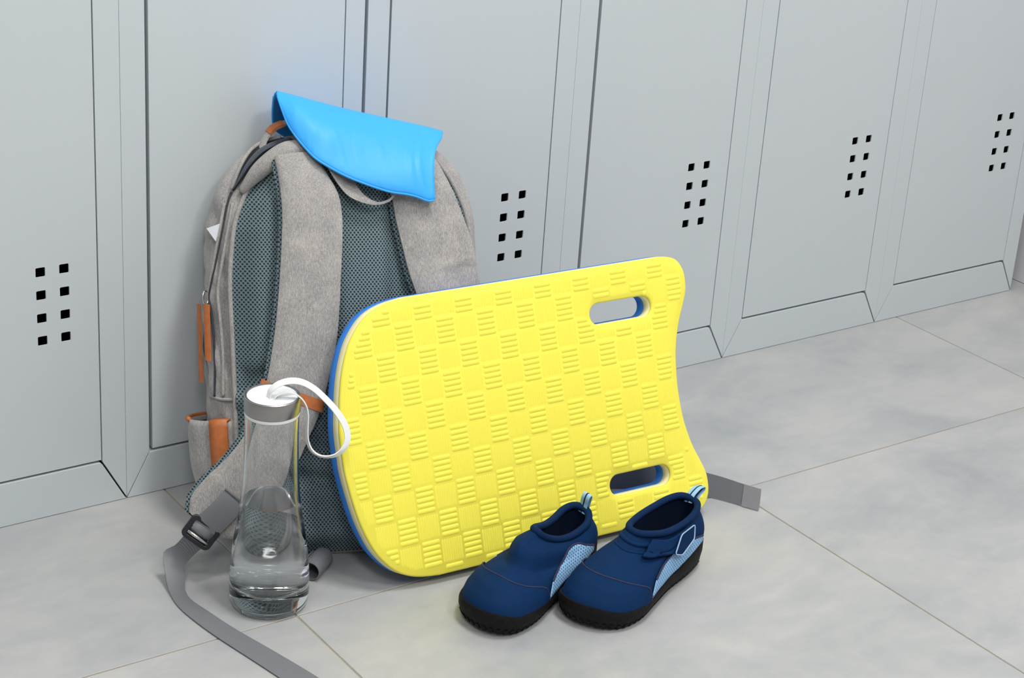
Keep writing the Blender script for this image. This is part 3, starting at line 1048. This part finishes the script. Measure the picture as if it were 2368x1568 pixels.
    B = [bq(.0118, .0005, -.0016), bq(.0118, .0110, -.0020), pl(-.1420, .0150, .034), wl_((-.0200, -.1930, .0135)), wl_((-.0265, -.2070, .0050)), wl_((-.0330, -.2210, .0022)), wl_((-.0350, -.2400, .0012)), wl_((-.0300, -.2680, .0012)),
         wl_((-.0215, -.3110, .0012)), wl_((-.0055, -.3721, .0012)), wl_((.0086, -.4306, .0012)), wl_((.026, -.520, .0012)), wl_((.054, -.632, .0012))]
    obj('free_webbing', *ribbon(A, B, 110, 5, 0.0014, 0.0, 0.0, hint=(0, -1, 0)), M['webbing'], root, smooth=True, sharp=50)
    # folded roll of spare webbing beside the bottle
    c1 = Vector((.1010, -.2560, .0125)); axw = Vector((.80, .60, 0)).normalized(); rd = Vector((axw.y, -axw.x, 0))
    sp = []
    for k in range(40):
        a = math.radians(-200 + 430 * k / 39)
        r_ = 0.0112 - 0.0028 * k / 39
        sp.append(c1 + rd * math.cos(a) * r_ * 1.05 + Vector((0, 0, 1)) * math.sin(a) * r_)
    obj('webbing_roll', *ribbon([wl_(p - axw * .010) for p in sp[::3]], [wl_(p + axw * .026) for p in sp[::3]], 50, 4, 0.0015, 0, 0), M['webbing'], root, smooth=True, sharp=50)
    # right strap
    rL = [(.0720, .4330, .018), (.0800, .4120, .020), (.0874, .3916, .0232), (.0912, .3657, .0244), (.0972, .3373, .0256), (.1033, .3088, .0268), (.1106, .2850, .0280), (.118, .255, .026), (.124, .215, .022), (.122, .17, .020), (.112, .13, .020)]
    rR = [(.1290, .4400, .010), (.1403, .4297, .014), (.1566, .3973, .0175), (.1658, .3733, .017), (.1772, .3397, .0165), (.1845, .3012, .016), (.188, .27, .016), (.188, .24, .016), (.184, .20, .018), (.176, .155, .020), (.164, .115, .020)]
    sR = obj('shoulder_strap', *ribbon(P3(rL), P3(rR), 70, 13, 0.005, 0.004, 0.0, hint=(0, -1, 0)), M['fabric'], root, smooth=True, sharp=55)
    obj('strap_lining', *ribbon([p + Vector((-.0030, .0005, 0)) for p in P3(rL)], [p + Vector((.002, .0005, 0)) for p in P3(rR)], 70, 9, 0.0075, 0.0, -0.0078, hint=(0, -1, 0)), M['airmesh'], sR, smooth=True, sharp=55)
    # its webbing: comes down behind the kickboard, stands on edge on the floor, sewn tip
    lo = [wl_(p) for p in [(.300, -.235, .090), (.345, -.225, .045), (.395, -.215, .012), (.450, -.222, .0015), (.520, -.250, .0012), (.575, -.285, .0012), (.607, -.319, .0012), (.6273, -.3542, .0012), (.6372, -.3717, .0012)]]
    hi = [wl_(p) for p in [(.318, -.225, .108), (.365, -.212, .064), (.412, -.202, .034), (.462, -.212, .026), (.526, -.240, .0275), (.580, -.276, .0285), (.611, -.312, .0285), (.6325, -.3490, .0262), (.6425, -.3660, .0252)]]
    obj('free_webbing', *ribbon(lo, hi, 70, 5, 0.0014, 0.0, 0.0), M['webbing'], root, smooth=True, sharp=50)
    tl_, th_ = [wl_((.6273, -.3542, .0011)), wl_((.6330, -.3640, .0011)), wl_((.6378, -.3727, .0011))], [wl_((.6325, -.3490, .0266)), wl_((.6385, -.3590, .0260)), wl_((.6432, -.3670, .0256))]
    obj('webbing_tip', *ribbon(tl_, th_, 10, 4, 0.0040, 0.0, -0.0014), M['webbing_tip'], root, smooth=True, sharp=50)
    # --- grab handle on top (leather wrapped) and the loop hanging in front
    hp = [pl(-.0440, .4480, -.024), pl(-.0390, .4590, -.028), pl(-.0290, .4690, -.030), pl(-.0120, .4760, -.031), pl(.012, .4790, -.031), pl(.036, .4740, -.030), pl(.052, .4630, -.028), pl(.060, .4500, -.026)]
    hA = [p + Vector((0, .010, 0)) for p in hp]; hB = [p + Vector((0, -.012, -.002)) for p in hp]
    hq = [hp[1].lerp(hp[2], .45), hp[2], hp[2].lerp(hp[3], .55)]
    gh = obj('grab_handle', *ribbon(hA, hB, 40, 6, 0.0036, 0.002, 0, hint=(-.3, 0, 1)), M['fabric'], root, smooth=True, sharp=50)
    obj('leather_band', *ribbon([p + Vector((-.0006, .0112, .0006)) for p in hq], [p + Vector((-.0006, -.0132, -.0014)) for p in hq], 16, 5, 0.0052, 0.002, -.0004, hint=(-.3, 0, 1)), M['leather'], gh, smooth=True, sharp=50)
    def nz(l): return [(u, v, n + .005) for u, v, n in l]
    oA = P3(nz([(.0120, .4330, .030), (.0163, .4253, .034), (.0230, .4120, .036), (.0354, .3949, .037), (.0517, .3861, .036), (.0681, .3830, .036), (.0825, .3868, .036), (.0880, .3960, .036), (.0890, .4100, .034)]))
    iA = P3(nz([(.0330, .4420, .016), (.0341, .4300, .020), (.0420, .4160, .024), (.0480, .4040, .030), (.0560, .3930, .034), (.0690, .3862, .036), (.0820, .3895, .036), (.0862, .3970, .034), (.0860, .4110, .030)]))
    obj('hanging_loop', *ribbon(oA, iA, 60, 5, 0.0016, 0.0, 0.0), M['fabric'], root, smooth=True, sharp=50)
    return root
pk_root = backpack()
def clear_board():
    kb = next(o for o in bpy.data.objects if o.name == 'kickboard')
    inv = kb.matrix_world.inverted()
    todo = [c for c in pk_root.children] + [g for c in pk_root.children for g in c.children]
    for o in todo:
        for v in o.data.vertices:
            q = inv @ (PMW @ v.co)          # board coordinates: x along, y = depth behind the face, z up
            if -0.075 < q.x < 0.405 and -0.02 < q.z < 0.325 and 0.0 < q.y < 0.0345:
                q.y = 0.0345
                v.co = PINV @ (kb.matrix_world @ q)
clear_board()

# ------------------------------------------------------------------ swim cap
def swim_cap():
    root = empty('swim_cap', mw=PMW)
    tag(root, 'bright blue silicone swim cap draped over the top of the backpack', 'swim cap')
    rid = [(-.0288, .5090, -.010), (.0086, .5000, -.012), (.0465, .4909, -.013), (.0944, .4800, -.013), (.1332, .4710, -.012), (.1537, .4650, -.010)]
    bot = [(-.0294, .5059, -.004), (-.0264, .4896, .0077), (-.0220, .4729, .0170), (-.0158, .4599, .0260), (-.0070, .4465, .0345), (.0027, .4344, .0431), (.0160, .4250, .0450), (.0343, .4145, .0460), (.0574, .4048, .0460), (.0808, .3969, .0460),
           (.0997, .3937, .0455), (.1118, .3907, .0445), (.1240, .3860, .0430), (.1315, .3868, .0420)]
    bk = [(-.0310, .5060, -.016), (-.0300, .4880, -.038), (-.0262, .4730, -.056), (-.0170, .4650, -.063), (.0000, .4580, -.067), (.0350, .4520, -.074), (.0800, .4440, -.080), (.1200, .4340, -.082), (.1480, .4310, -.076)]
    n, m = 70, 26
    R = catmull([pl(*p) for p in rid], n)
    B = catmull([pl(*p) for p in bot], n)
    K = catmull([pl(*p) for p in bk], n)
    rows = []
    for i in range(n):
        s = i / (n - 1)
        row = []
        for j in range(m):           # back rim -> ridge
            t = j / m
            q = K[i].lerp(R[i], t)
            bul = 0.016 * math.sin(math.pi * t) * sm(s * 6)
            row.append(q + Vector((0, bul, 0.006 * math.sin(math.pi * t) * sm(s * 8))))
        for j in range(m + 1):       # ridge -> front rim
            t = j / m
            q = R[i].lerp(B[i], t)
            bul = 0.0125 * math.sin(math.pi * t) ** 0.9 * sm(s * 5)
            wob = 0.0011 * math.sin(7 * t + 11 * s) * sm(s * 4) + 0.0016 * math.exp(-((s - .93 + .03 * math.sin(4 * t)) / .012) ** 2) + 0.0013 * math.exp(-((s - .87 + .03 * math.sin(4 * t)) / .014) ** 2)
            # right hand edge: pulled in half way down, flaring again at the rim
            du = (-0.0075 * math.sin(math.pi * min(1, t * 1.05)) + 0.004 * math.exp(-((t - .12) / .14) ** 2)) * sm((s - .75) / .25)
            rimroll = -0.0022 * sm((t - .93) / .07)
            row.append(q + Vector((du, -bul - wob - rimroll * 0.5, 0.006 * math.sin(math.pi * t) * (1 - t) * sm(s * 5) + 0.0)))
        rows.append(row)
    # soften the fold along the ridge
    for row in rows:
        for _ in range(5):
            new = list(row)
            for j in range(m - 3, m + 4):
                new[j] = row[j] * 0.5 + (row[j - 1] + row[j + 1]) * 0.25
            row[:] = new
    mm = len(rows[0])
    V = [p for row in rows for p in row]
    F = [(i * mm + j, i * mm + j + 1, (i + 1) * mm + j + 1, (i + 1) * mm + j) for i in range(n - 1) for j in range(mm - 1)]
    o = obj('cap_shell', V, F, M['silicone'], root, smooth=True)
    so = o.modifiers.new('solid', 'SOLIDIFY'); so.thickness = 0.0016; so.offset = 0
    rim = [rows[i][mm - 1] for i in range(n)]
    obj('front_rim', *tube(rim[1:], 0.0014, 8), M['silicone'], root, smooth=True)
    rim = [rows[i][0] for i in range(n)]
    obj('back_rim', *tube(rim[1:], 0.0014, 8), M['silicone'], root, smooth=True)
swim_cap()
# ------------------------------------------------------------------ aqua shoes
OUT = [(0.0, 0.002), (.022, .0165), (.09, .0245), (.22, .0290), (.40, .0315), (.56, .0380), (.72, .0445), (.85, .0415), (.94, .0290), (.985, .0120)]
INN = [(1.0, -.0040), (.985, -.0200), (.94, -.0320), (.85, -.0385), (.72, -.0400), (.56, -.0350), (.40, -.0305), (.22, -.0280), (.09, -.0240), (.022, -.0155)]
NTH = 120
def shoe(name, label, heel, toe, outer, cfg):
    """outer = +1: the outside of the foot is on the wearer's left; local x runs heel to toe"""
    hx, hy = heel; tx, ty = toe
    L = math.hypot(tx - hx, ty - hy); an = math.atan2(ty - hy, tx - hx)
    mw = Matrix.Translation((hx, hy, 0)) @ Matrix.Rotation(an, 4, 'Z')
    root = empty('aqua_shoe', mw=mw)
    tag(root, label, 'shoe', 'pair of navy aqua shoes')
    # plan outline: index 0 at the heel, running along the left side to the toe and back on the right
    ol = [(x * L, y * outer, 0) for x, y in OUT + INN]
    if outer < 0:
        ol = [ol[0]] + ol[:0:-1]
    foot = catmull(ol, NTH, closed=True)
    # collar outline and heights
    cl = catmull(cfg['collar'], NTH, closed=True)
    # re-time so that the front of the collar faces the toe
    ti = max(range(NTH), key=lambda i: foot[i].x)
    ci = max(range(NTH), key=lambda i: cl[i].x)
    def at(lst, f):
        f %= NTH
        i = int(f); t = f - i
        return lst[i % NTH].lerp(lst[(i + 1) % NTH], t)
    def remap(i):
        return i / ti * ci if i <= ti else ci + (i - ti) / (NTH - ti) * (NTH - ci)
    collar = [at(cl, remap(i)) for i in range(NTH)]
    def rim_z(x):       # top of the sole
        return interp(x / L, [0, .12, .35, .55, .75, .92, 1.0], [.036, .033, .022, .019, .020, .022, .024])
    prof = cfg['profile']
    def Sf(th, a, off=0.0):
        """point of the upper: th = 0..NTH round the foot, a = 0 at the sole .. 1 at the collar"""
        f = at(foot, th); c = at(collar, th)
        f = Vector((f.x, f.y, 0)); cz = c.z; cp = Vector((c.x, c.y, 0))
        d = cp - f
        dl = d.length
        z0 = rim_z(f.x) - 0.004
        k = sm((dl - 0.012) / 0.075)
        lin = a
        pr = interp(a, [p[0] for p in prof], [p[1] for p in prof])
        zz = z0 + (cz - z0) * (lin * (1 - k) + pr * k)
        # sides swell a little before they close towards the collar
        sw = math.sin(math.pi * min(1, a * 1.05)) * 0.0045 * (1 - k)
        g = a ** (1.35 - 0.35 * k)
        p = f + d * g - (d / max(dl, 1e-6)) * sw
        p = Vector((p.x, p.y, zz))
        for (qx, qy, rx, ry, amp) in cfg.get('dents', []):
            ex = ((p.x / L - qx) / rx) ** 2 + ((p.y * outer - qy) / ry) ** 2
            p.z += amp * math.exp(-ex)
        if off:
            p2 = Sf(th + 0.6, a); p3 = Sf(th, min(1, a + 0.02) if a < .98 else a - 0.02)
            n = (p2 - p).cross(p3 - p) * (1 if a < .98 else -1)
            if n.length > 0:
                n.normalize()
                ctr = Vector((L * 0.4, 0, 0.02))
                if n.dot(p - ctr) < 0: n = -n
                p = p + n * off
        return p
    na = 40
    V = [Sf(i, j / na) for j in range(na + 1) for i in range(NTH)]
    F = [(j * NTH + i, j * NTH + (i + 1) % NTH, (j + 1) * NTH + (i + 1) % NTH, (j + 1) * NTH + i) for j in range(na) for i in range(NTH)]
    up = obj('upper', V, F, M['neoprene'], root, smooth=True)
    # inside: lining and footbed
    V, F = [], []
    nl = 8
    cc = sum(collar, Vector()) / NTH
    for j in range(nl + 1):
        t = j / nl
        for i in range(NTH):
            c = collar[i]
            k = 1.0 - 0.06 * t
            V.append(Vector((cc.x + (c.x - cc.x) * k, cc.y + (c.y - cc.y) * k, c.z + (0.020 - c.z) * t)))
    for j in range(nl):
        for i in range(NTH):
            F.append((j * NTH + i, j * NTH + (i + 1) % NTH, (j + 1) * NTH + (i + 1) % NTH, (j + 1) * NTH + i))
    F.append(tuple(nl * NTH + i for i in range(NTH)))
    obj('lining', V, F, M['lining'], root, smooth=True)
    # collar roll
    obj('collar', *tube([p + Vector((0, 0, .0005)) for p in collar], cfg.get('roll', 0.0040), 10, closed=True), M['navy_band'], root, smooth=True)
    # sole: wrapped rubber cup
    rings = []
    def ring(grow, zf):
        out = []
        for i in range(NTH):
            a = foot[i - 1]; b = foot[(i + 1) % NTH]
            t = (b - a).normalized(); n = Vector((t.y, -t.x, 0))
            if n.dot(foot[i] - Vector((L * .5, 0, 0))) < 0: n = -n
            q = foot[i] + n * grow
            lift = 0.004 * sm((q.x / L - .86) / .14)
            out.append(Vector((q.x, q.y, zf(q.x) + lift)))
        return out
    wave = lambda i: 0.0
    rings = [ring(-.012, lambda x: .0010), ring(-.0065, lambda x: .0006), ring(-.0030, lambda x: .0026), ring(-.0004, lambda x: .0070), ring(.0020, lambda x: rim_z(x) * .62), ring(.0020, lambda x: rim_z(x) - .002),
             ring(.0008, lambda x: rim_z(x) + .0012), ring(-.0022, lambda x: rim_z(x) + .0010), ring(-.006, lambda x: rim_z(x) - .005)]
    V = [p for r in rings for p in r]
    F = [(j * NTH + i, j * NTH + (i + 1) % NTH, (j + 1) * NTH + (i + 1) % NTH, (j + 1) * NTH + i) for j in range(len(rings) - 1) for i in range(NTH)]
    F.append(tuple(range(NTH)))
    so = obj('sole', V, F, M['rubber'], root, smooth=True, sharp=60)
    # moulded lugs along the edge of the sole
    lug = []
    e0, e1 = ring(-.0036, lambda x: .0016), ring(-.0002, lambda x: .0076)
    for i in range(0, NTH, 2):
        j = (i + 1) % NTH
        a, b = e0[i], e0[i].lerp(e0[j], .9); c, d = e1[i].lerp(e1[j], .9), e1[i]
        ctr = Vector((L * .5, 0, .005))
        o_ = ((a + c) / 2 - ctr); o_.z = 0; o_.normalize()
        vs = [a, b, c, d] + [p + o_ * .0012 for p in (a, b, c, d)]
        lug.append((vs, [(4, 5, 6, 7), (0, 1, 5, 4), (1, 2, 6, 5), (2, 3, 7, 6), (3, 0, 4, 7)]))
    obj('sole_lugs', *join(lug), M['rubber'], so)
    # patches laid on the upper
    def patch(th0, th1, lo, hi, mat, nm, parent=root, off=0.0010, nt=40, nb=14, th=0.0010, lab=None):
        V, F = [], []
        for i in range(nt):
            t = i / (nt - 1); q = th0 + (th1 - th0) * t
            l_, h_ = lo(t), hi(t)
            for j in range(nb):
                V.append(Sf(q, l_ + (h_ - l_) * j / (nb - 1), off))
        for i in range(nt - 1):
            for j in range(nb - 1):
                a = i * nb + j
                F.append((a, a + 1, a + nb + 1, a + nb))
        o = obj(nm, V, F, mat, parent, smooth=True)
        s_ = o.modifiers.new('solid', 'SOLIDIFY'); s_.thickness = th; s_.offset = 0
        if lab: o['label'] = lab
        return o
    def line(pts, r, mat, nm, parent=root, off=0.0016):
        return obj(nm, *tube(catmull([Sf(a, b, off) for a, b in pts], 70), r, 6), mat, parent, smooth=True)
    side_th = lambda frac, left: (ti * frac if left else NTH - (NTH - ti) * frac)
    # toe cap
    tc = cfg['toecap']
    nw = lambda t: 0.02 + tc * math.sin(math.pi * t) ** 0.55
    t0, t1 = side_th(.60, True), side_th(.60, False)
    cap = patch(t0, t1, lambda t: 0.0, nw, M['neoprene'], 'toe_cap', off=0.0012, nt=70)
    line([(t0 + (t1 - t0) * k / 16, nw(k / 16)) for k in range(17)], 0.0009, M['seam'], 'seam', cap)
    # light blue mesh windows, both sides
    for left in (True, False):
        fa, fb, lo_, hi_ = cfg['mesh_left' if left else 'mesh_right']
        q0, q1 = side_th(fa, left), side_th(fb, left)
        pt = patch(q0, q1, lo_, hi_, M['shoemesh'], 'mesh_window', off=0.0018, nt=44, lab='light blue mesh')
        edge = [(q0 + (q1 - q0) * k / 14, hi_(k / 14) + .012) for k in range(15)]
        line(edge, 0.0013, M['seam'], 'seam', pt)
    # closing strap with diamond tab on the outer side
    stp = cfg.get('strap')
    if stp:
        left = outer > 0
        q0, q1 = side_th(stp[0], left), side_th(stp[1], left)
        sp = patch(q0, q1, stp[2], stp[3], M['neoprene'], 'ankle_strap', off=0.0055, nt=44, th=0.0034)
        tb = stp[4]
        ctr = Sf(side_th(tb[0], left), tb[1], 0.0075)
        pts = [Sf(side_th(a, left), b, 0.0088) for a, b in tb[2]]
        c_ = sum(pts, Vector()) / len(pts)
        n_ = (pts[1] - pts[0]).cross(pts[2] - pts[0]).normalized()
        if n_.y * (1 if left else -1) < 0: n_ = -n_
        rp = catmull(pts, 60, closed=True) if False else None
        m_ = len(pts)
        vv = [p - n_ * .0012 for p in pts] + [p + n_ * .0004 for p in pts]
        ff = [tuple(range(m_)), tuple(range(2 * m_ - 1, m_ - 1, -1))] + [(i, (i + 1) % m_, m_ + (i + 1) % m_, m_ + i) for i in range(m_)]
        tabo = obj('strap_tab', vv, ff, M['navy_band'], sp)
        # rounded piping round the tab
        rnd = []
        for i in range(m_):
            a, b, c2 = pts[i - 1], pts[i], pts[(i + 1) % m_]
            for t in (.0, .5, 1.0):
                u1 = b + (a - b).normalized() * .003; u2 = b + (c2 - b).normalized() * .003
                rnd.append((u1 * (1 - t) ** 2 + b * 2 * t * (1 - t) + u2 * t * t) + n_ * .0006)
        obj('tab_piping', *tube(rnd, 0.0008, 6, closed=True), M['pale_piping'], tabo, smooth=True)
    if cfg.get('fold'):
        t0, t1 = side_th(.50, True), side_th(.55, False)
        for aa, rr_ in cfg['fold']:
            line([(t0 + (t1 - t0) * k / 20, aa) for k in range(21)], rr_, M['neoprene'], 'collar_fold', up, off=-0.0004)
    # pull tab at the heel
    hz = collar[0].z
    lp = cfg['tab']
    ctrl = [Vector(p) + Vector((collar[0].x, collar[0].y, hz)) for p in lp['path']]
    wv = Vector(lp['across']).normalized() * lp.get('w', 0.0062)
    loop = catmull(ctrl, 40)
    tbo = obj('pull_tab', *ribbon([p - wv for p in loop[::3]], [p + wv for p in loop[::3]], 40, 4, 0.0010, 0, -.0005), M['light_blue'], root, smooth=True, sharp=60)
    obj('tab_stripe', *ribbon([p - wv * .30 for p in loop[::3]], [p + wv * .30 for p in loop[::3]], 40, 3, 0.0022, 0, -.0011), M['navy_tape'], tbo, smooth=True, sharp=60)
    return root

def collar_pts(h, w, x0, x1, zs, y_off=0.0):
    """heel, left side x4, front, right side x4"""
    out = []
    return out

CFG2 = dict(
    collar=[(.009, 0, .0760), (.013, .0115, .0750), (.028, .0185, .0710), (.055, .0195, .0675), (.086, .0180, .0695), (.112, .0105, .0750), (.120, .000, .0775), (.112, -.011, .0770), (.086, -.0175, .0755), (.055, -.0190, .0750), (.028, -.0175, .0755), (.013, -.0110, .0765)],
    profile=[(0, 0), (.08, .22), (.18, .38), (.32, .52), (.50, .63), (.68, .71), (.80, .76), (.86, .84), (.90, .87), (.95, .93), (1, 1)],
    toecap=.32, fold=[(.885, .0030), (.80, .0016)],
    dents=[(.46, .0245, .13, .0050, -.0050), (.60, -.006, .10, .010, .0030), (.70, .006, .05, .012, -.0020), (.64, .020, .06, .006, -.0018)],
    mesh_left=(.605, .13, lambda t: 0.05 + .16 * t, lambda t: 0.07 + 0.15 * t + 0.66 * math.sin(math.pi * (0.03 + 0.92 * t)) ** 0.6 * (1 - .50 * t)),
    mesh_right=(.605, .20, lambda t: 0.10 + .08 * t, lambda t: 0.11 + 0.08 * t + 0.60 * math.sin(math.pi * (0.06 + 0.88 * t)) ** 0.8 * (1 - .3 * t)),
    strap=(.84, .31, lambda t: 0.72 - .07 * math.sin(math.pi * t), lambda t: 0.95, (.22, .75, [(.52, .94), (.52, .62), (.40, .50), (.28, .62), (.32, .92)])),
    tab=dict(path=[(.003, -.001, -.004), (-.001, -.001, .004), (-.012, .000, .0095), (-.020, .001, .0085), (-.0195, .001, .0045), (-.012, .001, .001), (-.002, .0, -.006)], across=(0.25, 1, .25)))
CFG1 = dict(
    collar=[(.009, 0, .0660), (.012, .009, .0640), (.024, .0150, .0575), (.048, .0135, .0535), (.072, .0095, .0565), (.094, .0060, .0670), (.103, .0010, .0760), (.097, -.0070, .0750), (.072, -.0100, .0670), (.048, -.0130, .0640), (.024, -.0150, .0655), (.012, -.0095, .0670)],
    profile=[(0, 0), (.08, .28), (.20, .46), (.34, .56), (.48, .60), (.56, .60), (.60, .66), (.64, .84), (.70, .95), (.80, .99), (.92, 1.0), (1, 1)],
    toecap=.32,
    dents=[(.66, .012, .05, .007, -.0016)],
    mesh_left=(.605, .18, lambda t: 0.04 + .08 * t, lambda t: 0.06 + 0.08 * t + 0.76 * math.sin(math.pi * (0.03 + 0.92 * t)) ** 0.65 * (1 - .30 * t)),
    mesh_right=(.605, .20, lambda t: 0.08 + .08 * t, lambda t: 0.09 + 0.08 * t + 0.56 * math.sin(math.pi * (0.06 + 0.88 * t)) ** 0.8 * (1 - .3 * t)),
    roll=0.0042,
    tab=dict(path=[(.003, .0, -.004), (.001, .001, .006), (.002, .003, .015), (-.001, .004, .0195), (-.005, .003, .0150), (-.006, .001, .006), (-.004, 0, -.005)], across=(.35, 1, .0)))
shoe('aqua_shoe', 'navy aqua shoe on the left with collapsed collar and upright pull tab', (.3850, -.3620), (.1925, -.4360), -1, CFG1)
shoe('aqua_shoe', 'navy aqua shoe on the right with open collar and diamond strap tab', (.4940, -.4155), (.2905, -.4770), +1, CFG2)
